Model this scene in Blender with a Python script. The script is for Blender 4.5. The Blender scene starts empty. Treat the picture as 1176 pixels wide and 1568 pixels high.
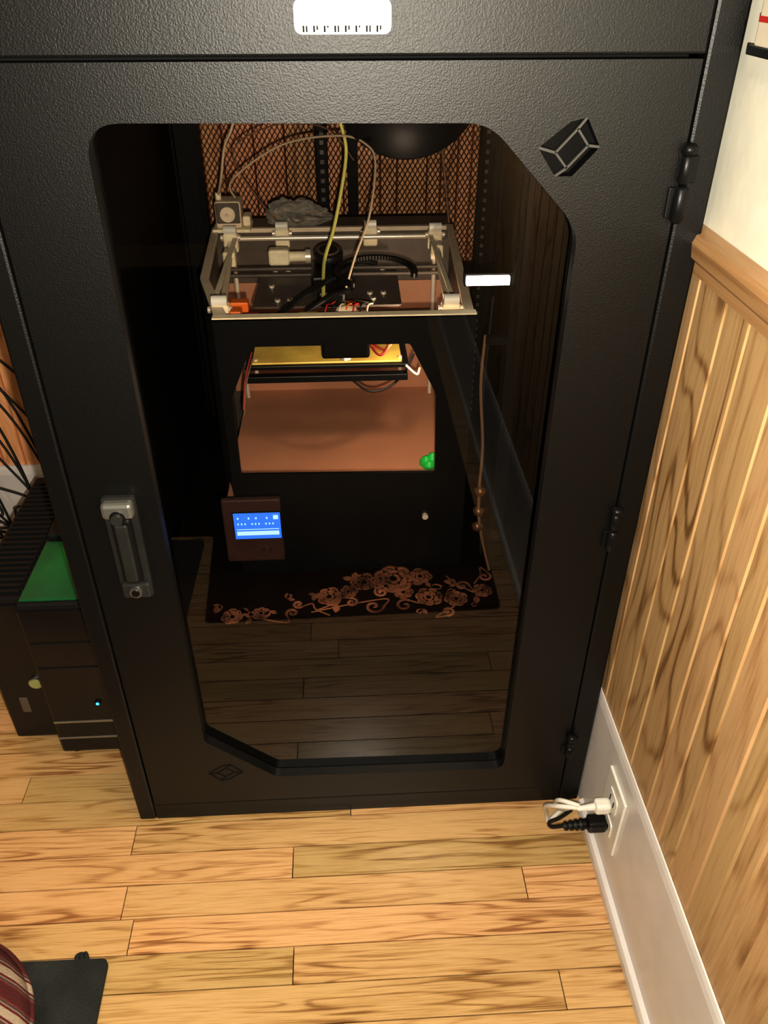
import bpy, bmesh, math, random
from mathutils import Vector, Matrix
from mathutils.geometry import tessellate_polygon
random.seed(7)
D=bpy.data; SC=bpy.context.scene
SC.view_settings.view_transform='Standard'
SC.view_settings.gamma=.78
SC.view_settings.exposure=.30

# ---------------------------------------------------------------- materials
def mat(name, col=(.5,.5,.5), rough=.5, metal=0., spec=.5, emis=None, estr=0., bump=0., bscale=200., var=0., vscale=20., coat=0., bdist=.002, trans=0.):
    m=D.materials.new(name); m.use_nodes=True; nt=m.node_tree; N=nt.nodes; L=nt.links
    b=N['Principled BSDF']
    b.inputs['Base Color'].default_value=(*col,1); b.inputs['Roughness'].default_value=rough
    b.inputs['Metallic'].default_value=metal; b.inputs['Specular IOR Level'].default_value=spec
    b.inputs['Coat Weight'].default_value=coat; b.inputs['Transmission Weight'].default_value=trans
    if emis: b.inputs['Emission Color'].default_value=(*emis,1); b.inputs['Emission Strength'].default_value=estr
    tc=N.new('ShaderNodeTexCoord')
    n=N.new('ShaderNodeTexNoise'); n.inputs['Scale'].default_value=vscale; n.inputs['Detail'].default_value=4
    L.new(tc.outputs['Object'],n.inputs['Vector'])
    if var>0:
        r=N.new('ShaderNodeValToRGB'); r.color_ramp.elements[0].position=.3; r.color_ramp.elements[1].position=.7
        r.color_ramp.elements[0].color=(*[c*(1-var) for c in col],1); r.color_ramp.elements[1].color=(*[min(1,c*(1+var)) for c in col],1)
        L.new(n.outputs['Fac'],r.inputs['Fac']); L.new(r.outputs['Color'],b.inputs['Base Color'])
    if bump>0:
        n2=N.new('ShaderNodeTexNoise'); n2.inputs['Scale'].default_value=bscale; n2.inputs['Detail'].default_value=3
        L.new(tc.outputs['Object'],n2.inputs['Vector'])
        bp=N.new('ShaderNodeBump'); bp.inputs['Strength'].default_value=bump; bp.inputs['Distance'].default_value=bdist
        L.new(n2.outputs['Fac'],bp.inputs['Height']); L.new(bp.outputs['Normal'],b.inputs['Normal'])
    return m

def wood(name, along, across, cols, sa, sc, freq, rough=.3, tint=.25, streak=.25, coat=0., power=2.2, crough=.2):
    """plank wood: contour grain + fine streaks, random per plank (mesh island)"""
    m=D.materials.new(name); m.use_nodes=True; nt=m.node_tree; N=nt.nodes; L=nt.links
    b=N['Principled BSDF']; b.inputs['Roughness'].default_value=rough; b.inputs['Coat Weight'].default_value=coat
    b.inputs['Coat Roughness'].default_value=crough
    tc=N.new('ShaderNodeTexCoord'); sp=N.new('ShaderNodeSeparateXYZ'); L.new(tc.outputs['Object'],sp.inputs[0])
    geo=N.new('ShaderNodeNewGeometry'); rnd=geo.outputs['Random Per Island']
    def M(op,a,bv=None,c=None):
        n=N.new('ShaderNodeMath'); n.operation=op
        for i,v in enumerate((a,bv,c)):
            if v is None: continue
            if isinstance(v,(int,float)): n.inputs[i].default_value=v
            else: L.new(v,n.inputs[i])
        return n.outputs[0]
    A=sp.outputs[along]; C=sp.outputs[across]
    def vec(x,y,z):
        c=N.new('ShaderNodeCombineXYZ')
        for i,v in enumerate((x,y,z)):
            if isinstance(v,(int,float)): c.inputs[i].default_value=v
            else: L.new(v,c.inputs[i])
        return c.outputs[0]
    def noise(v,det=2,ro=.5):
        n=N.new('ShaderNodeTexNoise'); n.inputs['Scale'].default_value=1; n.inputs['Detail'].default_value=det; n.inputs['Roughness'].default_value=ro
        L.new(v,n.inputs['Vector']); return n.outputs['Fac']
    v1=vec(M('MULTIPLY_ADD',rnd,57.,M('MULTIPLY',A,sa)),M('MULTIPLY_ADD',rnd,31.,M('MULTIPLY',C,sc)),M('MULTIPLY',rnd,19.))
    n1=noise(v1,1.5,.4)
    con=M('MULTIPLY_ADD',M('SINE',M('MULTIPLY',n1,freq)),.5,.5)
    con=M('POWER',con,power)
    v2=vec(M('MULTIPLY',A,sa*4),M('MULTIPLY',C,sc*18),M('MULTIPLY',rnd,40.))
    n2=noise(v2,3,.6)
    v3=vec(M('MULTIPLY_ADD',rnd,11.,M('MULTIPLY',A,sa*.9)),M('MULTIPLY',C,sc*.4),M('MULTIPLY',rnd,23.))
    n3=noise(v3,2)
    msk=M('MULTIPLY',M('SUBTRACT',n3,.28),2.0); 
    fac=M('ADD',M('MULTIPLY',con,msk),M('MULTIPLY',M('SUBTRACT',n2,.45),streak*2.2))
    fac=M('ADD',fac,M('MULTIPLY',M('SUBTRACT',n3,.5),.5))
    r=N.new('ShaderNodeValToRGB'); e=r.color_ramp.elements
    e[0].position=.0; e[0].color=(*cols[0],1); e[1].position=.95; e[1].color=(*cols[2],1)
    k=e.new(.4); k.color=(*cols[1],1)
    L.new(fac,r.inputs['Fac'])
    hs=N.new('ShaderNodeHueSaturation'); L.new(r.outputs['Color'],hs.inputs['Color'])
    L.new(M('MULTIPLY_ADD',rnd,tint*2,1-tint),hs.inputs['Value'])
    L.new(M('MULTIPLY_ADD',rnd,-.02,.51),hs.inputs['Hue'])
    L.new(hs.outputs['Color'],b.inputs['Base Color'])
    bp=N.new('ShaderNodeBump'); bp.inputs['Strength'].default_value=.12; bp.inputs['Distance'].default_value=.001
    L.new(n2,bp.inputs['Height']); L.new(bp.outputs['Normal'],b.inputs['Normal'])
    return m

def glass_door(name):
    m=D.materials.new(name); m.use_nodes=True; nt=m.node_tree; N=nt.nodes; L=nt.links
    N.remove(N['Principled BSDF']); out=N['Material Output']
    t=N.new('ShaderNodeBsdfTransparent'); t.inputs['Color'].default_value=(.91,.88,.84,1)
    g=N.new('ShaderNodeBsdfGlossy'); g.inputs['Roughness'].default_value=.015; g.inputs['Color'].default_value=(.85,.85,.85,1)
    lw=N.new('ShaderNodeLayerWeight'); lw.inputs['Blend'].default_value=.5   # facing: symmetric for both sides
    mr=N.new('ShaderNodeMath'); mr.operation='POWER'; L.new(lw.outputs['Facing'],mr.inputs[0]); mr.inputs[1].default_value=3.
    ma=N.new('ShaderNodeMath'); ma.operation='MULTIPLY_ADD'; L.new(mr.outputs[0],ma.inputs[0]); ma.inputs[1].default_value=1.2; ma.inputs[2].default_value=.035
    mx=N.new('ShaderNodeMixShader'); L.new(ma.outputs[0],mx.inputs[0]); L.new(t.outputs[0],mx.inputs[1]); L.new(g.outputs[0],mx.inputs[2])
    L.new(mx.outputs[0],out.inputs['Surface']); return m

M_black=mat('powdercoat_black',(.0035,.0035,.003),.44,bump=.36,bscale=750,spec=.52,bdist=.0009)
M_blackin=mat('interior_black',(.003,.003,.003),.6,bump=.2,bscale=400,spec=.2)
M_gap=mat('gap_dark',(.002,.002,.002),.9)
M_handle=mat('handle_grey',(.045,.045,.042),.38,metal=.4,var=.2)
M_silver=mat('silver',(.5,.5,.47),.3,metal=.9,var=.08)
M_capgrey=mat('handle_cap_grey',(.28,.28,.26),.38,metal=.7,var=.08)
M_badge=mat('badge_grey',(.16,.16,.15),.40,metal=.4)
M_plblack=mat('plastic_black',(.007,.007,.007),.38,var=.2,spec=.35)
M_rubber=mat('rubber_black',(.01,.01,.01),.55)
M_white=mat('plastic_white',(.8,.78,.72),.35,var=.05)
M_cream=mat('printed_cream',(.98,.84,.62),.5,var=.1,vscale=80)
M_frame=mat('frame_tan',(.78,.66,.50),.45,var=.12)
M_fgrey=mat('sheet_grey',(.12,.095,.075),.45,var=.2)
M_steel=mat('rod_steel',(.95,.86,.72),.3,metal=.4)
M_brown=mat('printer_floor_brown',(.58,.30,.18),.5,var=.12,vscale=8)
M_kapton=mat('kapton_yellow',(.95,.66,.16),.3,var=.2,vscale=25)
M_orange=mat('orange_plastic',(.8,.2,.03),.4)
M_red=mat('red_plastic',(.6,.03,.02),.4)
M_redw=mat('red_wire',(.35,.03,.02),.5)
M_yellow=mat('yellow_plastic',(.8,.6,.05),.4)
M_green=mat('green_plastic',(.02,.5,.08),.4,emis=(.02,.5,.08),estr=.06)  # plastic given a faint glow of its own, not a lamp
M_fil=mat('filament_yellow_green',(.7,.68,.22),.4)
M_ptfe=mat('ptfe_tube',(.6,.48,.34),.4)
M_brwire=mat('brown_wire',(.2,.11,.06),.5)
M_lcdbez=mat('lcd_bezel',(.065,.032,.026),.35,var=.2)
M_lcd=mat('lcd_blue',(.02,.06,.5),.3,emis=(.05,.22,1.),estr=1.1)
M_lcdtx=mat('lcd_text',(.4,.6,1),.3,emis=(.30,.50,1.),estr=1.2)
M_emis=mat('emissive_white',(1,1,1),.4,emis=(1,.97,.9),estr=5)
M_base=mat('baseboard_white_paint',(.76,.73,.71),.3,var=.05,bump=.1,bscale=60)
M_plaster=mat('plaster_cream',(.88,.86,.74),.7,var=.05,bump=.4,bscale=25)
M_ceil=mat('ceiling_paint',(.5,.47,.4),.8,var=.03)
M_pcg=mat('pc_green_glow',(.01,.11,.04),.3,emis=(.0,.3,.08),estr=.012,var=.6,vscale=9)  # green LED glow put into the panel colour, plus faint emission
M_gled=mat('green_led',(.1,1,.3),.3,emis=(.1,1,.3),estr=4)
M_pcb=mat('pc_gloss_black',(.010,.009,.009),.25,var=.2)
M_pcs=mat('pc_black',(.010,.010,.010),.5,bump=.2)
M_blueled=mat('blue_led',(0,.1,1),.3,emis=(.02,.25,1),estr=8)
M_grbtn=mat('button_olive',(.35,.38,.16),.35)
M_mat=mat('mat_charcoal',(.035,.038,.036),.95,bump=1,bscale=500,var=.3)
M_bag=mat('crumpled_clear_bag',(.9,.84,.76),.10,metal=.0,spec=1.,var=.2,vscale=70,trans=.72)
M_rug=mat('added_rug_dark',(.012,.008,.006),.95,bump=.8,bscale=700,var=.3,spec=.1)
M_reflsheet=mat('reflection_sheet_dark',(.010,.005,.004),.95,bump=.5,bscale=700,var=.3,spec=.05)  # ground colour of the sheet standing in for a glass reflection
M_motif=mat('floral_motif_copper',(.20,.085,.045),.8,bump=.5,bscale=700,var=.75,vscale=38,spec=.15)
M_sub=mat('board_gap',(.05,.02,.007),.9)
M_glass=glass_door('tinted_door_glass')
M_meshw=mat('expanded_mesh_metal',(.05,.022,.012),.5,metal=.3)
M_floor=wood('oak_strip_floor',0,1,((.66,.445,.22),(.53,.33,.14),(.27,.13,.045)),5.0,60.,38.,rough=.28,tint=.15,streak=.85,coat=.55,power=3.2,crough=.16)
M_panel=wood('wood_paneling',2,1,((.56,.375,.195),(.46,.285,.135),(.23,.12,.045)),3.4,13.,58.,rough=.4,tint=.08,streak=.6,power=4.5)
M_panelb=wood('wood_paneling_back',2,0,((.95,.50,.25),(.74,.36,.16),(.36,.15,.06)),3.4,13.,50.,rough=.4,tint=.07,streak=.3,power=4.)  # wood colour brightened in place of more light on the back wall
M_paneld=wood('wood_paneling_dark',2,0,((.10,.05,.02),(.07,.03,.015),(.03,.015,.008)),4.5,17.,26.,rough=.5,tint=.07,streak=.3)  # darkened copy for unseen walls, so the glass reflects a dark room
M_rail=wood('rail_oak',1,2,((.50,.31,.15),(.40,.23,.10),(.2,.09,.03)),3,40.,24.,rough=.35,tint=.05,streak=.4)

# ---------------------------------------------------------------- mesh helpers
class MB:
    def __init__(s): s.v=[];s.f=[];s.m=[];s.mats=[];s.sm=[]
    def mi(s,m):
        if m not in s.mats: s.mats.append(m)
        return s.mats.index(m)
    def add(s,vs,fs,m,smooth=False):
        o=len(s.v); s.v+= [tuple(v) for v in vs]; k=s.mi(m)
        for f in fs: s.f.append([o+i for i in f]); s.m.append(k); s.sm.append(smooth)
    def box(s,a,b,m,ch=0.):
        x0,y0,z0=[min(a[i],b[i]) for i in range(3)]; x1,y1,z1=[max(a[i],b[i]) for i in range(3)]
        if ch<=0:
            vs=[(x0,y0,z0),(x1,y0,z0),(x1,y1,z0),(x0,y1,z0),(x0,y0,z1),(x1,y0,z1),(x1,y1,z1),(x0,y1,z1)]
            s.add(vs,[(0,3,2,1),(4,5,6,7),(0,1,5,4),(1,2,6,5),(2,3,7,6),(3,0,4,7)],m); return
        bm=bmesh.new(); bmesh.ops.create_cube(bm,size=1)
        for v in bm.verts: v.co=Vector(((x0+x1)/2+v.co.x*(x1-x0),(y0+y1)/2+v.co.y*(y1-y0),(z0+z1)/2+v.co.z*(z1-z0)))
        bmesh.ops.bevel(bm,geom=bm.edges[:],offset=min(ch,(x1-x0)*.49,(y1-y0)*.49,(z1-z0)*.49),segments=2,affect='EDGES',profile=.5)
        bm.verts.index_update(); s.add([v.co[:] for v in bm.verts],[[v.index for v in f.verts] for f in bm.faces],m); bm.free()
    def cyl(s,p0,p1,r,m,seg=24,r1=None,smooth=True):
        p0=Vector(p0);p1=Vector(p1); r1=r if r1 is None else r1
        d=(p1-p0).normalized(); a=d.orthogonal().normalized(); b=d.cross(a)
        vs=[];
        for p,rr in ((p0,r),(p1,r1)):
            for i in range(seg):
                t=2*math.pi*i/seg; vs.append(p+(a*math.cos(t)+b*math.sin(t))*rr)
        s.add(vs,[(i,(i+1)%seg,seg+(i+1)%seg,seg+i) for i in range(seg)],m,smooth)
        s.add(vs[:seg],[list(range(seg))[::-1]],m); s.add(vs[seg:],[list(range(seg))],m)
    def lathe(s,c,axis,prof,m,seg=40):
        c=Vector(c); d=Vector(axis).normalized(); a=d.orthogonal().normalized(); b=d.cross(a); vs=[]
        for (r,h) in prof:
            for i in range(seg):
                t=2*math.pi*i/seg; vs.append(c+d*h+(a*math.cos(t)+b*math.sin(t))*r)
        n=len(prof)
        s.add(vs,[(j*seg+i,j*seg+(i+1)%seg,(j+1)*seg+(i+1)%seg,(j+1)*seg+i) for j in range(n-1) for i in range(seg)],m,True)
    def tube(s,pts,r,m,seg=8,sub=8,closed=False,flat=1.):
        P=[Vector(p) for p in pts]; Q=[]
        n=len(P)
        for i in range(n-1 if not closed else n):
            g=lambda k:(P[k%n] if closed else P[max(0,min(n-1,k))])
            a,b,c,d=g(i-1),g(i),g(i+1),g(i+2)
            for j in range(sub):
                t=j/sub; Q.append(.5*((2*b)+(-a+c)*t+(2*a-5*b+4*c-d)*t*t+(-a+3*b-3*c+d)*t**3))
        if not closed: Q.append(P[-1])
        vs=[]; nq=len(Q); up=None
        for i,q in enumerate(Q):
            if closed: d=(Q[(i+1)%nq]-Q[i-1])
            else: d=Q[min(nq-1,i+1)]-Q[max(0,i-1)]
            d.normalize()
            if up is None: up=d.orthogonal().normalized()
            up=(up-d*up.dot(d)); up=up.normalized() if up.length>1e-6 else d.orthogonal().normalized()
            w=d.cross(up)
            for k in range(seg):
                t=2*math.pi*k/seg; o=(up*math.cos(t)+w*math.sin(t))*r; o.z*=flat; vs.append(q+o)
        fs=[(i*seg+k,i*seg+(k+1)%seg,((i+1)%nq)*seg+(k+1)%seg,((i+1)%nq)*seg+k) for i in range(nq if closed else nq-1) for k in range(seg)]
        s.add(vs,fs,m,True)
        if not closed:
            s.add(vs[:seg],[list(range(seg))[::-1]],m); s.add(vs[-seg:],[list(range(seg))],m)
    def slab(s,loops,y0,y1,m,axis='y'):
        """extrude polygon w/ holes. loops: list of 2D point lists; axis y -> (x,z), z -> (x,y), x -> (y,z)"""
        def P(p,h): return (p[0],h,p[1]) if axis=='y' else ((p[0],p[1],h) if axis=='z' else (h,p[0],p[1]))
        flat=[p for l in loops for p in l]
        tr=tessellate_polygon([[Vector((p[0],p[1],0)) for p in l] for l in loops])
        n=len(flat); vs=[P(p,y0) for p in flat]+[P(p,y1) for p in flat]
        fs=[tuple(t) for t in tr]+[tuple(i+n for i in t)[::-1] for t in tr]
        o=0
        for l in loops:
            k=len(l)
            for i in range(k): fs.append((o+i,o+(i+1)%k,n+o+(i+1)%k,n+o+i))
            o+=k
        s.add(vs,fs,m)
    def make(s,name,parent=None,bevel=0.,recalc=True):
        me=D.meshes.new(name); me.from_pydata(s.v,[],s.f)
        for m in s.mats: me.materials.append(m)
        for p,k,sm in zip(me.polygons,s.m,s.sm): p.material_index=k; p.use_smooth=sm
        if recalc:
            bm=bmesh.new(); bm.from_mesh(me); bmesh.ops.recalc_face_normals(bm,faces=bm.faces); bm.to_mesh(me); bm.free()
        ob=D.objects.new(name,me); SC.collection.objects.link(ob)
        if parent: ob.parent=parent
        if bevel>0:
            b=ob.modifiers.new('bev','BEVEL'); b.width=bevel; b.segments=2; b.limit_method='ANGLE'; b.angle_limit=math.radians(40)
        return ob
def root(name):
    e=D.objects.new(name,None); e.empty_display_size=.05; SC.collection.objects.link(e); return e
def rounded(pts,rad,seg=6):
    out=[]; n=len(pts)
    for i in range(n):
        p=Vector(pts[i]);a=Vector(pts[i-1]);b=Vector(pts[(i+1)%n]); r=rad[i] if isinstance(rad,(list,tuple)) else rad
        if r<=0: out.append(tuple(p)); continue
        u=(a-p).normalized(); v=(b-p).normalized()
        for k in range(seg+1):
            t=k/seg; q=(1-t)**2*(p+u*r)+2*t*(1-t)*p+t*t*(p+v*r); out.append(tuple(q))
    return out

# ---------------------------------------------------------------- room
XW=.306   # right wall paneling plane
fb=MB(); BW=.0432
fb.add([(-2.6,-2.6,-.02),(.36,-2.6,-.02),(.36,1.05,-.02),(-2.6,1.05,-.02)],[(0,1,2,3)],M_sub)
y=-2.6; row=0
while y<1.04:
    x=-2.6-random.random()*.6
    while x<.36:
        L=random.choice([.35,.5,.62,.8,.95,1.1]); x2=min(x+L,.36)
        a=max(x,-2.6)
        if x2>a+.01: fb.box((a+.0006,y+.0007,-.018),(x2-.0006,min(y+BW,1.05)-.0007,0),M_floor,0)
        x=x2
    y+=BW; row+=1
fl=fb.make('floor')

def planks(m,axis,lo,hi,z0,z1,face,back,seed,mgap):
    rr=random.Random(seed); b=MB(); t=lo
    while t<hi:
        w=rr.choice([.024,.030,.036,.042,.048,.055]); t2=min(hi,t+w); c=.0011; d=.003*(1 if face<back else -1)
        if t2-t<.012: break
        prof=[(t,back),(t,face+d),(t+c,face),(t2-c,face),(t2,face+d),(t2,back)]
        vs=[]
        for z in (z0,z1):
            for (p,q) in prof: vs.append((q,p,z) if axis=='y' else (p,q,z))
        n=6
        b.add(vs,[(i,(i+1)%n,n+(i+1)%n,n+i) for i in range(n)]+[tuple(range(n)),tuple(range(n,2*n))],m)
        t=t2+.0022
    if axis=='y': b.box((back,lo,z0),(back+.02*(1 if back>face else -1),hi,z1),mgap)
    else: b.box((lo,back,z0),(hi,back+.02*(1 if back>face else -1),z1),mgap)
    return b
M_groove=mat('groove_dark',(.07,.03,.012),.8)
wr=planks(M_panel,'y',-2.6,1.05,.0,.76,XW,XW+.008,3,M_groove)
wr.box((XW+.004,-2.6,.76),(XW+.04,1.05,2.4),M_plaster)
wr.make('wall_right')
wb=planks(M_panelb,'x',-.40,XW,.0,1.6,.95,.962,5,M_groove)
wb.box((-.40,.955,1.6),(.34,1.0,2.4),M_plaster)
wb.make('wall_back')
wl=planks(M_panelb,'x',-2.6,-.42,.0,1.6,.60,.612,9,M_groove)
wl.box((-2.6,.605,1.6),(-.42,.65,2.4),M_plaster)
wl.box((-.42,.60,0),(-.40,1.0,2.4),M_panelb)
wl.make('wall_back_partition')
b=MB(); b.box((-2.64,-2.6,0),(-2.6,.65,2.4),M_paneld); b.make('wall_left')
b=planks(M_paneld,'x',-2.64,.35,0,2.4,-2.6,-2.61,13,M_gap); b.make('wall_front')
b=MB(); b.box((-2.64,-2.64,2.4),(.35,1.05,2.44),M_ceil); b.make('ceiling')
def baseprof(b,lo,hi,face,back,h,axis,m):
    s=1 if back>face else -1; t=abs(back-face)
    prof=[(face,0),(face,h-.014),(face+s*t*.25,h-.006),(face+s*t*.6,h),(back,h),(back,0)]
    vs=[]
    for e in (lo,hi):
        for (q,z) in prof: vs.append((q,e,z) if axis=='y' else (e,q,z))
    n=len(prof); b.add(vs,[(i,(i+1)%n,n+(i+1)%n,n+i) for i in range(n)]+[tuple(range(n)),tuple(range(n,2*n))],m)
b=MB(); baseprof(b,-2.6,.94,.3012,XW-.0003,.207,'y',M_base)
pr=[(.3012,.0),(.2935,0),(.2935,.012),(.2955,.018),(.3012,.021)]
vs=[(q,e,z) for e in (-2.6,-.012) for (q,z) in pr]; n=5
b.add(vs,[(i,(i+1)%n,n+(i+1)%n,n+i) for i in range(n)]+[tuple(range(n)),tuple(range(n,2*n))],M_base)
b.make('baseboard_right',bevel=.001)
b=MB(); baseprof(b,-2.6,-.42,.588,.5995,.207,'x',M_base); b.make('baseboard_back')
b=MB(); pr=[(XW,.735),(XW-.006,.737),(XW-.007,.747),(XW-.012,.752),(XW-.014,.764),(XW-.011,.771),(XW+.003,.773),(XW+.003,.735)]
vs=[(q,e,z) for e in (-2.6,.94) for (q,z) in pr]; n=len(pr)
b.add(vs,[(i,(i+1)%n,n+(i+1)%n,n+i) for i in range(n)]+[tuple(range(n)),tuple(range(n,2*n))],M_rail)
b.make('trim_1')

# ---------------------------------------------------------------- server cabinet
cab=root('server_cabinet'); W=.3; CD=.88; H=1.03
XR=.2995
b=MB()
XL0,XR0,ZB,ZT=-.2762,.2712,.033,.9022
b.box((-W,0,0),(XL0-.0015,.03,H),M_black,.003)
b.box((XR0+.0015,0,0),(XR,.03,H),M_black,.003)
b.box((XL0-.0015,.0005,0),(XR0+.0015,.03,ZB-.0015),M_black,.002)
b.box((XL0-.0015,.0005,ZT+.0018),(XR0+.0015,.03,H),M_black,.002)
b.make('front_frame',cab)
b=MB()
b.box((-W,.03,.0),(-W+.004,CD,H),M_black); b.box((XR-.004,.03,0),(XR,CD,H),M_black)
b.box((-W,.03,H-.004),(XR,CD,H),M_black); b.box((-W+.004,.03,.02),(XR-.004,CD,.026),M_blackin)
b.box((-W+.004,.03,.026),(-W+.006,CD-.02,H-.004),M_blackin); b.box((XR-.006,.03,.026),(XR-.004,CD-.02,H-.004),M_blackin)
b.slab([[(-W,0),(XR,0),(XR,H),(-W,H)],[(-.245,.06),(.25,.06),(.25,.98),(-.245,.98)]],CD-.02,CD,M_blackin)
for x0,x1 in ((XL0-.006,XL0+.006),(XR0-.006,XR0+.006)): b.box((x0,.016,.02),(x1,.02,.92),M_gap)
b.box((-.28,.016,ZB-.008),(.28,.02,ZB+.004),M_gap); b.box((-.28,.016,ZT-.004),(.28,.02,ZT+.008),M_gap)
b.make('cabinet_body',cab)
win=[(-.197,.861),(.112,.8585),(.1925,.777),(.189,.0765),(-.110,.081),(-.194,.155)]
winr=rounded(win,[.028,.018,.016,.016,.006,.006])
b=MB()
cx,cz=.1765,.8405
h1=[(cx+.0245*p,cz+.0215*q) for p,q in ((-1,.0),(-.05,.86),(.48,1.0),(1,.0),(.20,-1.),(-.36,-1.0))]
door_outer=[(XL0+.001,ZB+.001),(XR0-.001,ZB+.001),(XR0-.001,ZT-.001),(XL0+.001,ZT-.001)]
b.slab([door_outer,winr,h1],-.001,.012,M_black)
b.make('door_panel',cab)
b=MB()
def strut(p,q,w,y0,y1,m):
    p=Vector(p);q=Vector(q); d=(q-p).normalized(); n=Vector((-d.y,d.x))*w/2
    b.slab([[tuple(p+n),tuple(q+n),tuple(q-n),tuple(p-n)]],y0,y1,m)
b.slab([h1],.0125,.014,M_gap)
M_strut=mat('vent_strut_grey',(.08,.08,.075),.35,metal=.3)
ia=[(cx+.0245*p,cz+.0215*q) for p,q in ((-.42,-.18),(.22,.62),(.62,.05),(.0,-.72))]
for i in range(4): strut(ia[i],ia[(i+1)%4],.0018,-.0005,.004,M_strut)
strut(h1[0],ia[0],.0020,-.0005,.004,M_strut); strut(h1[2],ia[1],.0020,-.0005,.004,M_strut); strut(h1[3],ia[2],.0020,-.0005,.004,M_strut); strut(h1[5],ia[3],.0020,-.0005,.004,M_strut)
b.make('vent_logo',cab)
b=MB()
cx,cz=-.1745,.0935; sx,sz=.0215,.0150
hx=[(-1,0),(-.15,.9),(.35,1),(1,.0),(.15,-.9),(-.35,-1)]
pts=[(cx+sx*p,cz+sz*q) for p,q in hx]
for i in range(6): strut(pts[i],pts[(i+1)%6],.0016,-.0016,-.0009,M_gap)
ib=[(cx+sx*p,cz+sz*q) for p,q in ((-.5,0),(.05,.6),(.5,0),(-.05,-.6))]
for i in range(4): strut(ib[i],ib[(i+1)%4],.0014,-.0016,-.0009,M_gap)
for a_,c_ in ((0,0),(2,1),(3,2),(5,3)): strut(pts[a_],ib[c_],.0014,-.0016,-.0009,M_gap)
b.make('lower_logo',cab)
b=MB(); g=[(-.215,.875),(.208,.875),(.208,.062),(-.213,.062)]
b.add([(x,.0125,z) for x,z in g],[(0,1,2,3)],M_glass)
b.make('door_glass',cab,recalc=False)
b=MB(); b.slab([rounded([(-.034,.918),(.036,.918),(.036,.940),(-.034,.940)],.006)],-.0004,.0008,M_badge)
for i in range(8):
    x=-.028+i*.0076
    b.box((x,-.0008,.9195),(x+.0012,-.0003,.9235),M_gap); b.box((x+.0024,-.0008,.9195+.0014*(i%3)),(x+.0034,-.0003,.9235),M_gap)
b.make('name_badge',cab)
b=MB()
zt,zb=.527,.400
out=rounded([(-.248,zb),(-.216,zb),(-.2155,zt),(-.2485,zt)],.004)
b.slab([out],-.006,-.001,M_handle)
b.box((-.2475,-.018,.508),(-.2165,-.005,.526),M_capgrey,.004)
b.cyl((-.232,-.019,.511),(-.232,-.016,.511),.0075,M_plblack); b.cyl((-.232,-.0235,.511),(-.232,-.018,.511),.0058,M_handle)
b.box((-.2425,-.014,.423),(-.2215,-.005,.506),M_plblack,.004)
b.box((-.2385,-.0165,.428),(-.2255,-.012,.500),M_handle,.003)
b.box((-.2470,-.0115,.402),(-.2170,-.005,.4215),M_handle,.003)
b.cyl((-.232,-.0145,.4115),(-.232,-.010,.4115),.0065,M_silver); b.cyl((-.232,-.0155,.4115),(-.232,-.0140,.4115),.0042,M_plblack)
b.make('swing_handle',cab,bevel=.0006)
def hinge(z0,z1,nm):
    b=MB(); x=.2715; y=-.006
    zm=(z0+z1)/2
    def cap(a,c,r): b.lathe((x,y,a),(0,0,1),[(0,0),(r*.6,.0006),(r,.003),(r,c-a-.003),(r*.6,c-a-.0006),(0,c-a)],M_plblack,24)
    cap(z0,zm-.001,.0056); cap(zm-.001,z1-.008,.0052); cap(z1-.010,z1,.0064)
    b.box((.262,-.0045,z0+.004),(.271,-.0008,zm-.003),M_plblack,.001)
    b.box((.272,-.0045,zm),(.282,.0002,z1-.010),M_plblack,.001)
    b.make(nm,cab)
hinge(.782,.844,'hinge_top'); hinge(.440,.497,'hinge_middle'); hinge(.101,.143,'hinge_bottom')
b=MB()
for (x,y,sx) in ((-.235,.10,-1),(.232,.10,1),(-.262,.80,-1),(.262,.80,1)):
    b.box((x-.016,y,.03),(x+.016,y+.002,1.02),M_blackin); b.box((x+sx*.014,y,.03),(x+sx*.016,y+.03,1.02),M_blackin)
    z=.06
    while z<1.0:
        b.box((x-sx*.010-.0028,y-.0006,z),(x-sx*.010+.0028,y,z+.006),M_fgrey if (y>.5 and x>0) else M_gap); z+=.0159
b.box((.206,.295,.03),(.226,.325,1.02),M_blackin,.002)
b.make('rack_posts',cab)
b=MB(); b.box((.148,.292,.6275),(.202,.299,.6385),M_emis,.001); b.box((.146,.298,.625),(.210,.303,.641),M_plblack,.001)  # white bar with its own emission on a black backing
b.make('white_bar',cab)
b=MB(); x0,x1,z0,z1=-.245,.25,.06,.98; Y=CD-.006; p=.0092; w=.0006
def clipline(c,sgn):
    s=.62*sgn; t0,t1=0,(z1-z0)
    ta=(x0-c)/s; tb=(x1-c)/s
    if ta>tb: ta,tb=tb,ta
    t0=max(t0,ta); t1=min(t1,tb)
    if t1-t0<.004: return
    a=(c+s*t0,z0+t0); e=(c+s*t1,z0+t1)
    d=Vector((e[0]-a[0],e[1]-a[1])).normalized(); n=Vector((-d.y,d.x))*w
    b.add([(a[0]+n.x,Y,a[1]+n.y),(e[0]+n.x,Y,e[1]+n.y),(e[0]-n.x,Y-.0006,e[1]-n.y),(a[0]-n.x,Y-.0006,a[1]-n.y)],[(0,1,2,3)],M_meshw)
c=x0-.6
while c<x1+.6: clipline(c,1); clipline(c,-1); c+=p
b.box((-.043,CD-.03,.05),(-.022,CD-.004,1.0),M_blackin,.001); b.box((.012,CD-.03,.05),(.030,CD-.004,1.0),M_blackin,.001)
z=.1
while z<.98:
    b.box((-.036,CD-.0306,z),(-.029,CD-.0299,z+.007),M_fgrey); z+=.0159
b.make('rear_mesh_door',cab)
b=MB(); b.box((-.285,.12,.178),(.285,.85,.186),M_blackin,.002)
b.box((-.285,.12,.160),(.285,.124,.186),M_blackin)
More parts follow.
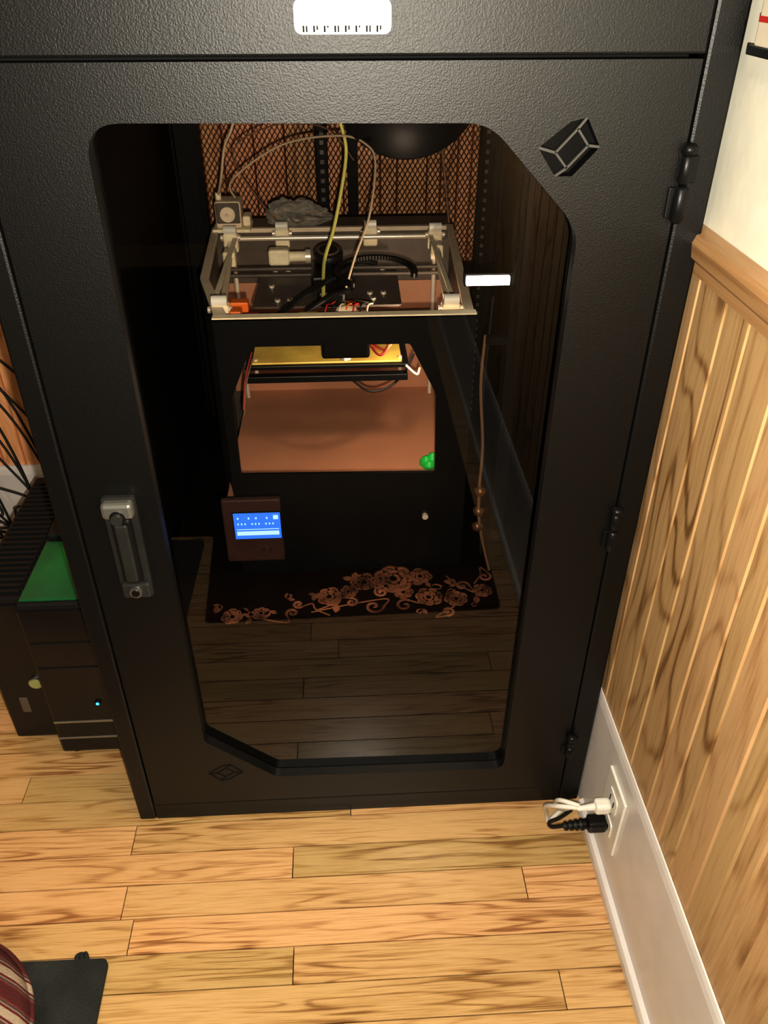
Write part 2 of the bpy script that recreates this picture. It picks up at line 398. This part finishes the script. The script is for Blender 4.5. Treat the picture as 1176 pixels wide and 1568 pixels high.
b.make('shelf',cab)
b=MB(); b.tube([(.178,.30,.56),(.176,.295,.49),(.184,.29,.40),(.183,.285,.33),(.187,.28,.27),(.205,.27,.195)],.0024,M_brwire)
b.tube([(.190,.33,.60),(.187,.33,.45),(.192,.32,.30),(.198,.31,.195)],.002,M_rubber)
M_copper=mat('copper_clip',(.18,.09,.045),.35,metal=.4,var=.3)
for z in (.33,.295,.268): b.lathe((.1845,.284,z),(0,0,1),[(0,-.008),(.008,-.005),(.009,.003),(0,.008)],M_copper,12)
b.box((.178,.29,.55),(.207,.30,.56),M_blackin)
b.make('hanging_cable',cab)
b=MB(); b.cyl((.095,.56,.835),(.095,.848,.835),.010,M_blackin,20); b.box((.02,.842,.82),(.12,.850,.85),M_blackin); b.make('spool_holder',cab)

# floral cloth added on the shelf to stand in for a glass reflection
rg=root('floral_reflection')
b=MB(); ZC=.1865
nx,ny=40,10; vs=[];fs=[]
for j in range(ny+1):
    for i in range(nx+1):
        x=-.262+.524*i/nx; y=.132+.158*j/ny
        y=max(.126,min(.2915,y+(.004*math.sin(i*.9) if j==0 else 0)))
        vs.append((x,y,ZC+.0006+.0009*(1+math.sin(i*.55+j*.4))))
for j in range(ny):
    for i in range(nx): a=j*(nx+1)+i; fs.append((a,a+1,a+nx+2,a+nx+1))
b.add(vs,fs,M_reflsheet,True); b.make('reflection_sheet',rg)
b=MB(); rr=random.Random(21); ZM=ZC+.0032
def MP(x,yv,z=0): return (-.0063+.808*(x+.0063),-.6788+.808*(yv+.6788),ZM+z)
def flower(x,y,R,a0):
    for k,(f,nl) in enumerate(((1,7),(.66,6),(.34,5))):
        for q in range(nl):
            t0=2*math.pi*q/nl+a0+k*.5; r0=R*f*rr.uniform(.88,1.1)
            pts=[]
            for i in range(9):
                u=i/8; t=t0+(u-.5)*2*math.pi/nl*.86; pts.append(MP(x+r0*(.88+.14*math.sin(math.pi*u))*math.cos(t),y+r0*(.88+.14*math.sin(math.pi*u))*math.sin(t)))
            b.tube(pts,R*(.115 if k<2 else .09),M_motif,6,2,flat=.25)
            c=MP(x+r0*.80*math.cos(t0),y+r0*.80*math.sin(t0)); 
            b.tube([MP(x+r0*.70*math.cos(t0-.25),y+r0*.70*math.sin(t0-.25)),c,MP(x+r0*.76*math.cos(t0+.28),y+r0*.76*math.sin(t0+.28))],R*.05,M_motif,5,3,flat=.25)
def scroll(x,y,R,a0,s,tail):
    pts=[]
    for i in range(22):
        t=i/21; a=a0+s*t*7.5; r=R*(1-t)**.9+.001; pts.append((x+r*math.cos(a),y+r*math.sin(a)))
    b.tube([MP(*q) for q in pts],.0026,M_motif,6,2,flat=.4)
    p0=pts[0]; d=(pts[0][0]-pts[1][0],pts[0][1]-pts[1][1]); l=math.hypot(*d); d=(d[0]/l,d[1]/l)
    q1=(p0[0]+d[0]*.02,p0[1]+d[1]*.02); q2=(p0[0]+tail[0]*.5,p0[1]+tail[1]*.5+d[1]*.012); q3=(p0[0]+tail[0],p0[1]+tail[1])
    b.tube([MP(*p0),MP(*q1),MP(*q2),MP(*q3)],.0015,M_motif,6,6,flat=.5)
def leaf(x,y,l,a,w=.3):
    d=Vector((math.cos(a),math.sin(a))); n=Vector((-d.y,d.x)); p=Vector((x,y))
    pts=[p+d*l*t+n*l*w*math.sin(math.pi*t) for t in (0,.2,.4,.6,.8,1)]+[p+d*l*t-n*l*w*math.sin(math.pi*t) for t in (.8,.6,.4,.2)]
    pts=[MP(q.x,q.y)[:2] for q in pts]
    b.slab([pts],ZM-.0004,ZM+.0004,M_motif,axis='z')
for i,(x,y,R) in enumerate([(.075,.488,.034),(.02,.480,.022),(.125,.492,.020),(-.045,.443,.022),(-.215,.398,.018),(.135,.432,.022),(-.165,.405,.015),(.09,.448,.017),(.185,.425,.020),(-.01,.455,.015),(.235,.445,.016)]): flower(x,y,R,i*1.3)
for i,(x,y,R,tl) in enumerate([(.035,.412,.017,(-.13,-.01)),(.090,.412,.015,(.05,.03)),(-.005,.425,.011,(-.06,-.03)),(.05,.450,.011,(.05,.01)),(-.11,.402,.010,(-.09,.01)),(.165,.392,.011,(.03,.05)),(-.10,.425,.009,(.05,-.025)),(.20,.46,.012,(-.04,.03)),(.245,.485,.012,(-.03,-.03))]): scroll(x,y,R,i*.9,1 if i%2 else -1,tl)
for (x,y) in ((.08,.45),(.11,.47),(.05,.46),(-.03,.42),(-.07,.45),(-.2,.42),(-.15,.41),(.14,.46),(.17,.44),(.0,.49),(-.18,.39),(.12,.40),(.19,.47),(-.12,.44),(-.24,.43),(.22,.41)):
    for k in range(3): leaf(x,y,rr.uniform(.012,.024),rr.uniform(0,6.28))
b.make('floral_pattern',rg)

# ---------------------------------------------------------------- 3D printer
pr=root('three_d_printer'); ZP=.59; Z0=.1865
plan=[(-.166,.30),(.162,.30),(.184,.70),(-.216,.70),(-.203,.45)]
b=MB()
pin=[(-.150,.306),(.150,.306),(.172,.690),(-.204,.690),(-.191,.45)]
pin2=[(-.162,.306),(.158,.306),(.179,.695),(-.211,.695),(-.198,.45)]
sides=[(plan[1],plan[2],pin2[2],pin2[1]),(plan[2],plan[3],pin2[3],pin2[2]),(plan[3],plan[4],pin2[4],pin2[3]),(plan[4],plan[0],pin2[0],pin2[4])]
for s in sides: b.slab([list(s)],Z0,ZP-.001,M_fgrey,axis='z')
b.make('side_panels',pr)
b=MB(); b.slab([plan,pin],ZP-.006,ZP+.001,M_frame,axis='z')
b.box((-.216,.70,Z0),(.184,.775,ZP-.03),M_fgrey,.003); 
b.make('top_rim',pr,bevel=.0008)
b=MB()
op=rounded([(-.154,.362),(.119,.357),(.116,.481),(.080,.553),(-.123,.553),(-.154,.483)],.003,2)
b.slab([[(-.168,Z0),(.164,Z0),(.164,ZP),(-.168,ZP)],op],.294,.300,M_plblack)
b.box((-.168,.294,ZP-.002),(.164,.307,ZP+.002),M_cream)  # cream strip puts the lit top edge of the black bar into colour
b.make('front_panel',pr)
b=MB(); b.box((-.185,.302,.292),(.160,.694,.298),M_brown); b.box((-.205,.690,.298),(.176,.694,.50),M_brown)
b.make('inner_floor',pr)
b=MB(); b.box((-.150,.42,.462),(.090,.62,.468),M_plblack,.001); b.box((-.140,.425,.4685),(.080,.615,.4715),M_kapton,.0008)
b.box((-.148,.410,.446),(.088,.424,.456),M_plblack,.001)
for x in (-.135,.078):
    for y in (.435,.60): b.cyl((x,y,.44),(x,y,.474),.003,M_steel)
b.cyl((-.180,.66,.30),(-.180,.66,.575),.004,M_steel); b.cyl((.150,.66,.30),(.150,.66,.575),.004,M_steel)
b.box((-.186,.61,.440),(.156,.67,.456),M_plblack,.002)
b.tube([(.0,.42,.45),(.03,.40,.435),(.06,.41,.436),(.085,.43,.45),(.10,.45,.47)],.0018,M_rubber)
b.tube([(.085,.41,.47),(.10,.40,.46),(.106,.42,.46)],.0018,M_cream)
for z in (.50,.49): b.tube([(-.135,.40,z),(-.145,.38,z-.03),(-.15,.36,z-.07)],.0012,M_redw if z>.495 else M_brwire)
b.make('heated_bed',pr)
b=MB()
b.cyl((-.184,.685,.576),(-.163,.345,.576),.0055,M_steel); b.cyl((.151,.68,.576),(.136,.33,.576),.0055,M_steel)
b.cyl((-.198,.672,.580),(.165,.672,.580),.004,M_steel); b.cyl((-.16,.325,.570),(.15,.325,.570),.004,M_fgrey)
b.cyl((-.176,.56,.566),(.147,.56,.566),.003,M_fgrey); b.cyl((-.172,.53,.566),(.145,.53,.566),.003,M_fgrey)
b.box((-.1775,.36,.583),(-.1715,.665,.587),M_cream); b.box((.1395,.34,.583),(.1455,.665,.587),M_cream)
b.make('motion_rods',pr)
b=MB()
for (x,y) in ((-.182,.665),(.150,.665),(-.163,.345),(.136,.335),(-.1,.685),(.045,.688)):
    b.box((x-.012,y-.010,.562),(x+.012,y+.010,.592),M_cream,.003)
    b.cyl((x-.010,y-.003,.597),(x+.010,y-.003,.597),.007,M_white,16)
    b.cyl((x-.016,y-.003,.585),(x+.016,y-.003,.585),.0045,M_steel,14)
for (x,y) in ((-.178,.6),(.148,.62)):
    b.box((x-.010,y-.014,.560),(x+.010,y+.014,.584),M_cream,.003)
b.box((-.118,.59,.560),(-.085,.612,.585),M_cream,.004); b.cyl((-.085,.60,.572),(-.06,.60,.572),.008,M_cream,18); b.cyl((-.06,.60,.572),(-.052,.60,.572),.011,M_steel,18)
b.make('bearing_blocks',pr,bevel=.0006)
b=MB(); b.slab([rounded([(-.133,.440),(.080,.440),(.083,.617),(-.13,.62)],.006)],.548,.551,M_fgrey,axis='z')
for (x,y) in ((-.108,.588),(-.088,.588),(-.098,.46),(-.080,.46),(.036,.485),(.056,.485),(-.11,.52),(.06,.59),(.04,.46)):
    b.cyl((x,y,.551),(x,y,.5545),.0042,M_steel,14); b.cyl((x,y,.5545),(x,y,.5548),.002,M_gap,8)
b.box((-.05,.50,.545),(.012,.58,.572),M_plblack,.004)
b.lathe((-.024,.585,.565),(0,-.25,1),[(.012,0),(.022,0),(.023,.02),(.019,.023),(.014,.023),(.012,.016),(.0,.016)],M_plblack,28)
b.lathe((-.024,.580,.5885),(0,-.25,1),[(.014,0),(.0185,0),(.0185,.0008),(.014,.0008)],M_fgrey,28)
b.box((-.04,.44,.545),(.0,.50,.570),M_plblack,.004)
b.make('gantry_plate',pr)
b=MB()
cxc,cyc=.045,.475
arc=[-.9+(math.pi+1.15)*i/11 for i in range(12)]
AP=lambda t,r=1.:(cxc-.056*r*math.cos(t),cyc+.068*r*math.sin(t)+.01,.584)
b.tube([AP(t) for t in arc],.0040,M_rubber,8,4)
for k in range(52):
    t=arc[0]+(arc[-1]-arc[0])*k/51; p=Vector(AP(t))
    b.cyl(p-Vector((0,0,.003)),p+Vector((0,0,.003)),.0050,M_plblack,6)
b.tube([(-.09,.36,.57),(-.05,.42,.578),(-.005,.50,.58),(.02,.55,.578),(.05,.565,.57)],.004,M_rubber)
b.tube([(-.06,.35,.572),(-.02,.40,.58),(.0,.43,.575)],.0035,M_rubber)
b.make('cable_chain',pr)
b=MB()
b.box((-.150,.325,.566),(-.135,.345,.588),M_orange,.002); b.box((-.130,.318,.570),(-.112,.334,.584),M_red,.002); b.box((-.152,.352,.576),(-.128,.37,.590),M_orange,.002)
b.box((-.062,.315,.570),(-.036,.328,.586),M_yellow,.002); b.box((-.080,.315,.570),(-.065,.326,.583),M_green,.002)
b.lathe((.0,.345,.566),(0,0,1),[(0,.02),(.012,.018),(.016,.01),(.014,0)],M_cream,18); b.lathe((.018,.335,.562),(0,0,1),[(0,.02),(.010,.018),(.014,.01),(.012,0)],M_cream,18)
for k in range(7):
    x=-.03+.009*k
    b.tube([(x,.33,.565),(x+.004,.338,.588),(x+.010,.36,.583),(x*.5,.42,.565)],.0012,[M_red,M_rubber,M_cream,M_orange][k%4],6,5)
b.make('wiring',pr)
b=MB(); b.box((-.035,.335,.515),(.030,.40,.556),M_plblack,.004); b.cyl((-.003,.367,.502),(-.003,.367,.516),.008,M_steel,14,.003); 
b.tube([(.03,.35,.53),(.045,.34,.518),(.065,.36,.535),(.07,.37,.55)],.0018,M_redw)
b.tube([(.03,.35,.535),(.05,.34,.525),(.06,.35,.545)],.0018,M_redw)
b.tube([(.03,.35,.53),(.05,.34,.525),(.07,.36,.54)],.0013,M_orange)
b.box((.085,.318,.546),(.118,.330,.550),M_emis,.001)  # glowing strip added to go with the fill light inside the printer
b.make('extruder_head',pr)
b=MB(); b.box((-.206,.682,.594),(-.164,.722,.636),M_frame,.004); b.box((-.204,.679,.602),(-.166,.683,.634),M_fgrey,.002)
b.cyl((-.185,.681,.617),(-.185,.676,.617),.012,M_frame,24); b.cyl((-.185,.676,.617),(-.185,.664,.617),.0028,M_steel,12)
b.box((-.212,.672,.589),(-.150,.73,.595),M_cream,.002); b.box((-.163,.685,.596),(-.150,.715,.612),M_cream,.003)
b.cyl((-.200,.70,.636),(-.200,.70,.646),.005,M_cream,12)
b.make('stepper_motor',pr)
b=MB(); b.box((-.216,.70,ZP-.03),(.184,.775,ZP-.004),M_fgrey,.003); b.make('rear_ledge',pr)
b=MB()
b.tube([(-.012,.58,.80),(.004,.60,.75),(.007,.60,.717),(-.004,.57,.665),(-.016,.54,.625),(-.029,.50,.596),(-.0315,.43,.567)],.0027,M_fil)
b.tube([(-.172,.69,.64),(-.172,.68,.670),(-.09,.65,.725),(-.001,.60,.746),(.038,.57,.738),(.048,.55,.716),(.037,.50,.659),(.015,.47,.61),(.001,.45,.573)],.0017,M_ptfe)
b.tube([(-.200,.70,.64),(-.190,.68,.67),(-.179,.68,.718),(-.165,.68,.745),(-.15,.70,.80),(-.14,.75,.90),(-.14,.84,.97)],.0022,M_ptfe)
b.tube([(-.10,.69,.59),(-.17,.70,.70),(-.10,.70,.745),(-.02,.68,.742),(.02,.66,.70)],.0012,M_brwire)
b.make('bowden_tubes',pr)
b=MB(); b.tube([(.15,.78,.90),(.164,.75,.726),(.172,.74,.66),(.180,.72,.587)],.0022,M_brwire); b.make('supply_wire',pr)
b=MB(); b.box((-.187,.283,.216),(-.102,.2935,.327),M_lcdbez,.003); b.box((-.1725,.2815,.2585),(-.1025,.284,.3065),M_plblack,.001)
b.box((-.171,.2808,.260),(-.104,.2816,.305),M_lcd)
b.cyl((-.128,.284,.235),(-.128,.277,.235),.007,M_lcdbez,20)
b.box((-.168,.2804,.2765),(-.107,.2808,.2775),M_lcdtx); b.box((-.168,.2804,.2665),(-.107,.2808,.2735),M_lcdtx)
for i in range(12):
    if i%4==3: continue
    b.box((-.166+i*.005,.2804,.285),(-.164+i*.005,.2808,.288),M_lcdtx)
for i in (0,3,5,8,10): b.box((-.166+i*.0052,.2804,.295),(-.1635+i*.0052,.2808,.298),M_lcdtx)
b.box((-.114,.2804,.294),(-.107,.2808,.301),M_lcdtx)
b.make('lcd_controller',pr)
b=MB(); b.cyl((.107,.294,.283),(.107,.289,.283),.0045,M_steel,16); b.make('power_button',pr)
b=MB()
for (x,y,h) in ((.120,.412,.016),(.130,.415,.020),(.124,.405,.012)): b.lathe((x,y,.298),(0,0,1),[(.010,0),(.011,h*.4),(.006,h*.85),(0,h)],M_green,12)
b.make('green_print',pr)

sp=root('filament_spool')
b=MB(); c=(.095,.58,.826)
for y0 in (0,.055): b.lathe((c[0],c[1]+y0,c[2]),(0,1,0),[(.026,-.001),(.108,-.001),(.110,.001),(.108,.003),(.026,.003),(.026,-.001)],M_plblack,64)
b.lathe((c[0],c[1],c[2]),(0,1,0),[(.0195,.003),(.0195,.054)],M_plblack,32); b.lathe((c[0],c[1],c[2]),(0,1,0),[(.095,.003),(.096,.03),(.095,.054)],M_plblack,64)
b.make('spool_reel',sp)
# crumpled bag: irregular folded film
bm=bmesh.new(); bmesh.ops.create_icosphere(bm,subdivisions=4,radius=1)
from mathutils import noise as mn
for v in bm.verts:
    n=v.co.normalized(); o=Vector((7.1,3.3,1.7))
    k=1+.45*mn.noise(n*1.7+o)+.45*abs(mn.noise(n*3.1+o*2))-.25*abs(mn.noise(n*6+o))+.10*mn.noise(n*14)
    x=n.x*.046*k; z=max(-.012,n.z*.026*k*(1.4-.9*(n.x*.5+.5)))
    v.co=Vector((x,n.y*.026*k,z))+Vector((-.070,.738,.598))
me=D.meshes.new('plastic_bag'); bm.to_mesh(me); bm.free(); me.materials.append(M_bag)
ob=D.objects.new('plastic_bag',me); SC.collection.objects.link(ob)

# ---------------------------------------------------------------- computer towers
pc=root('computer_tower'); PH=.285
b=MB(); b.box((-.4305,.118,.012),(-.312,.45,PH+.002),M_pcs,.003); b.make('case',pc)
b=MB(); b.box((-.4305,.112,.010),(-.312,.120,PH),M_pcb,.004)
b.box((-.429,.1105,.073),(-.313,.113,.0765),M_silver,.0008); b.box((-.429,.1105,.040),(-.313,.113,.043),M_silver,.0008)
b.box((-.425,.1112,.225),(-.316,.1125,.227),M_gap); b.box((-.425,.1112,.18),(-.316,.1125,.182),M_gap)
b.cyl((-.360,.112,.112),(-.360,.109,.112),.0045,M_plblack,16); b.cyl((-.360,.109,.112),(-.360,.1085,.112),.0022,M_blueled,12)
b.make('front_bezel',pc)
b=MB(); b.box((-.428,.125,PH+.0015),(-.314,.25,PH+.0045),M_pcg,.001); b.box((-.428,.255,PH+.0015),(-.314,.44,PH+.012),M_pcs,.003)
b.box((-.385,.249,PH+.0045),(-.355,.256,PH+.010),M_gled,.001); b.make('top_panel',pc)
b=MB()
for x in (-.425,-.335):
    for y in (.13,.43): b.cyl((x+.01,y,0),(x+.01,y,.013),.009,M_rubber,14)
b.make('feet',pc)
pc2=root('computer_tower.001')
b=MB(); b.box((-.505,.150,.010),(-.436,.45,.272),M_pcs,.003)
b.box((-.505,.143,.010),(-.436,.152,.270),M_pcb,.004)
for i in range(23): b.box((-.50,.16+i*.012,.2715),(-.441,.165+i*.012,.276),M_pcs,.0006)
b.make('case',pc2)
b=MB(); b.box((-.497,.141,.195),(-.485,.1435,.235),M_silver,.001); b.box((-.495,.1405,.200),(-.487,.1412,.222),M_gap)
b.cyl((-.450,.1435,.125),(-.450,.1385,.125),.0095,M_silver,22); b.cyl((-.450,.1390,.125),(-.450,.1375,.125),.0075,M_grbtn,22)
b.box((-.482,.1415,.065),(-.470,.1435,.095),M_fgrey,.001)
b.make('front_details',pc2)
b=MB()
for x in (-.495,-.447):
    for y in (.165,.43): b.cyl((x,y,0),(x,y,.011),.008,M_rubber,14)
b.make('feet',pc2)
b=MB(); rw=random.Random(11)
for i in range(20):
    x=-.52-.025*i+rw.random()*.05; z=.26+rw.random()*.14
    b.tube([(x-.1,.575,z+.12),(x,.565,z-.05+rw.random()*.05),(x+.06,.54,.10+rw.random()*.12),(x+.03,.53,.05+rw.random()*.12),(x-.08,.50,.12+rw.random()*.1),(x-.02,.48,.005)],.0022,M_rubber)
b.make('power_cables')

# ---------------------------------------------------------------- outlet, cords
ou=root('wall_outlet')
b=MB(); b.box((.2975,-.130,.070),(.3012,-.072,.168),M_white,.0015); 
for z in (.095,.138):
    b.slab([rounded([(-.115,z-.013),(-.087,z-.013),(-.087,z+.013),(-.115,z+.013)],.006)],.2960,.2976,M_white,axis='x')
    b.box((.2956,-.108,z-.004),(.2962,-.106,z+.005),M_gap); b.box((.2956,-.096,z-.004),(.2962,-.094,z+.005),M_gap)
b.cyl((.2975,-.101,.117),(.2968,-.101,.117),.003,M_silver,12)
b.make('plate',ou)
pcord=root('power_cord')
b=MB(); b.box((.276,-.109,.121),(.2955,-.093,.137),M_white,.004)
b.cyl((.278,-.101,.129),(.258,-.098,.122),.005,M_white,16,.003)
b.tube([(.260,-.098,.123),(.238,-.085,.110),(.232,-.062,.078),(.244,-.040,.03),(.250,-.035,.006),(.268,-.022,.006),(.290,-.010,.006)],.0030,M_white)
b.tube([(.260,-.097,.126),(.240,-.08,.115),(.250,-.05,.06),(.270,-.028,.02),(.288,-.016,.006)],.0028,M_white)
b.make('white_plug',pcord)
b=MB(); b.box((.272,-.110,.086),(.2955,-.092,.104),M_plblack,.004); 
b.cyl((.273,-.101,.095),(.246,-.096,.085),.0065,M_plblack,16,.004)
for k in range(4): b.cyl((.268-.006*k,-.1002+.0011*k,.0932-.0023*k),(.265-.006*k,-.0996+.0011*k,.0920-.0023*k),.0073-.0006*k,M_rubber,16)
b.tube([(.248,-.096,.086),(.236,-.085,.068),(.242,-.06,.04),(.265,-.035,.012),(.285,-.02,.006)],.0026,M_rubber)
b.make('black_plug',pcord)

ws=root('wall_shelf')
b=MB(); b.box((.296,-.36,.905),(XW+.0035,-.012,.911),M_plblack,.001); b.box((.30,-.34,.885),(XW+.0035,-.33,.905),M_plblack); b.make('shelf_board',ws)
M_bx=mat('box_pale',(.75,.68,.55),.5,var=.1)
sb=root('storage_box')
b=MB(); b.box((.2975,-.30,.9112),(XW+.002,-.020,.945),M_bx,.001); b.box((.2972,-.302,.926),(.3040,-.0195,.930),M_red,.0005); b.make('box_body',sb)

# ---------------------------------------------------------------- mat, cushion, added dark rug
b=MB(); b.slab([rounded([(-1.05,-.62),(-.292,-.60),(-.300,-.186),(-1.04,-.18)],.008)],.0002,.007,M_mat,axis='z')
for i in range(3): b.tube([(-.335+.006*i,-.19,.004),(-.337+.005*i,-.182+.001*i,.006),(-.334+.002*i,-.178,.003)],.0026,M_mat,6,4)
b.make('floor_mat')
def stripes(name):
    m=D.materials.new(name); m.use_nodes=True; N=m.node_tree.nodes; L=m.node_tree.links; bs=N['Principled BSDF']; bs.inputs['Roughness'].default_value=.9
    tc=N.new('ShaderNodeTexCoord'); mp=N.new('ShaderNodeMapping'); mp.inputs['Rotation'].default_value=(0,0,.45); L.new(tc.outputs['Object'],mp.inputs[0])
    w=N.new('ShaderNodeTexWave'); w.inputs['Scale'].default_value=9; w.bands_direction='Y'; w.inputs['Distortion'].default_value=.6; w.inputs['Detail'].default_value=1; L.new(mp.outputs[0],w.inputs[0])
    r=N.new('ShaderNodeValToRGB'); r.color_ramp.interpolation='CONSTANT'; e=r.color_ramp.elements
    e[0].color=(.10,.02,.02,1); e[1].position=.88; e[1].color=(.4,.33,.25,1)
    for p,c in ((.3,(.18,.05,.04,1)),(.48,(.07,.06,.055,1)),(.62,(.32,.23,.18,1)),(.72,(.13,.025,.025,1))):
        k=e.new(p); k.color=c
    L.new(w.outputs[0],r.inputs[0]); L.new(r.outputs[0],bs.inputs['Base Color'])
    n=N.new('ShaderNodeTexNoise'); n.inputs['Scale'].default_value=400; bp=N.new('ShaderNodeBump'); bp.inputs['Strength'].default_value=.6; bp.inputs['Distance'].default_value=.002
    L.new(tc.outputs['Object'],n.inputs['Vector']); L.new(n.outputs[0],bp.inputs['Height']); L.new(bp.outputs[0],bs.inputs['Normal']); return m
M_str=stripes('striped_fabric')
b=MB(); b.lathe((-.478,-.285,.0072),(0,0,1),[(0,0),(.09,0),(.112,.008),(.121,.024),(.112,.042),(.085,.054),(.04,.060),(0,.058)],M_str,64)
ring=[(-.478+.121*math.cos(t),-.285+.121*math.sin(t),.0312) for t in [2*math.pi*i/24 for i in range(24)]]
b.tube(ring,.003,M_str,8,3,closed=True)
b.make('striped_cushion')
b=MB(); b.slab([rounded([(-1.2,-2.3),(.26,-2.3),(.26,-.375),(-.26,-.365),(-.275,-.62),(-1.2,-.64)],.01)],.0002,.008,M_rug,axis='z'); b.make('added_dark_rug')  # unseen dark rug added to darken what the glass reflects

# ---------------------------------------------------------------- ceiling lamp fixture & lights
cl=root('ceiling_lamp'); M_shade=mat('lamp_glass',(.9,.85,.7),.4,emis=(1,.85,.6),estr=3)
b=MB(); b.lathe((-.75,-1.3,2.4),(0,0,-1),[(.17,0),(.17,.02),(.15,.03)],M_silver,40); b.lathe((-.75,-1.3,2.4),(0,0,-1),[(.15,.025),(.145,.06),(.11,.09),(.05,.105),(0,.108)],M_shade,40); b.make('lamp_shade',cl)
def light(name,typ,loc,power,col,size=.01,rot=None,parent=None):
    l=D.lights.new(name,typ); l.energy=power; l.color=col
    if typ=='AREA': l.shape='DISK'; l.size=size
    else: l.shadow_soft_size=size
    o=D.objects.new(name,l); o.location=loc; SC.collection.objects.link(o)
    if rot: o.rotation_euler=rot
    if parent: o.parent=parent
    return o
light('ceiling_light','AREA',(-.75,-1.3,2.27),9,(1,.80,.55),.3,(0,0,0),cl)
light('camera_flash','POINT',(.004,-.665,.925),34,(1,.93,.80),.006)
light('printer_fill','POINT',(.105,.345,.535),1.0,(1,.80,.62),.008,None,pr)  # fill light added in place of flash light reaching the printer floor
light('case_led','POINT',(-.368,.235,PH+.03),.045,(.1,1,.35),.006,None,pc)
w=D.worlds.new('world'); SC.world=w; w.use_nodes=True; w.node_tree.nodes['Background'].inputs[0].default_value=(1,.85,.65,1); w.node_tree.nodes['Background'].inputs[1].default_value=.02

# ---------------------------------------------------------------- camera
yaw,pit=.0543,.6078
fw=Vector((math.sin(yaw)*math.cos(pit),math.cos(yaw)*math.cos(pit),-math.sin(pit))); r=Vector((math.cos(yaw),-math.sin(yaw),0)); u=r.cross(fw)
cam=D.cameras.new('camera'); co=D.objects.new('camera',cam); SC.collection.objects.link(co)
cam.sensor_fit='VERTICAL'; cam.sensor_height=36; cam.lens=36*1240/1568; cam.clip_start=.01
Mx=Matrix((r,u,-fw)).transposed().to_4x4(); Mx.translation=Vector((-.0063,-.6788,.9689)); co.matrix_world=Mx
SC.camera=co
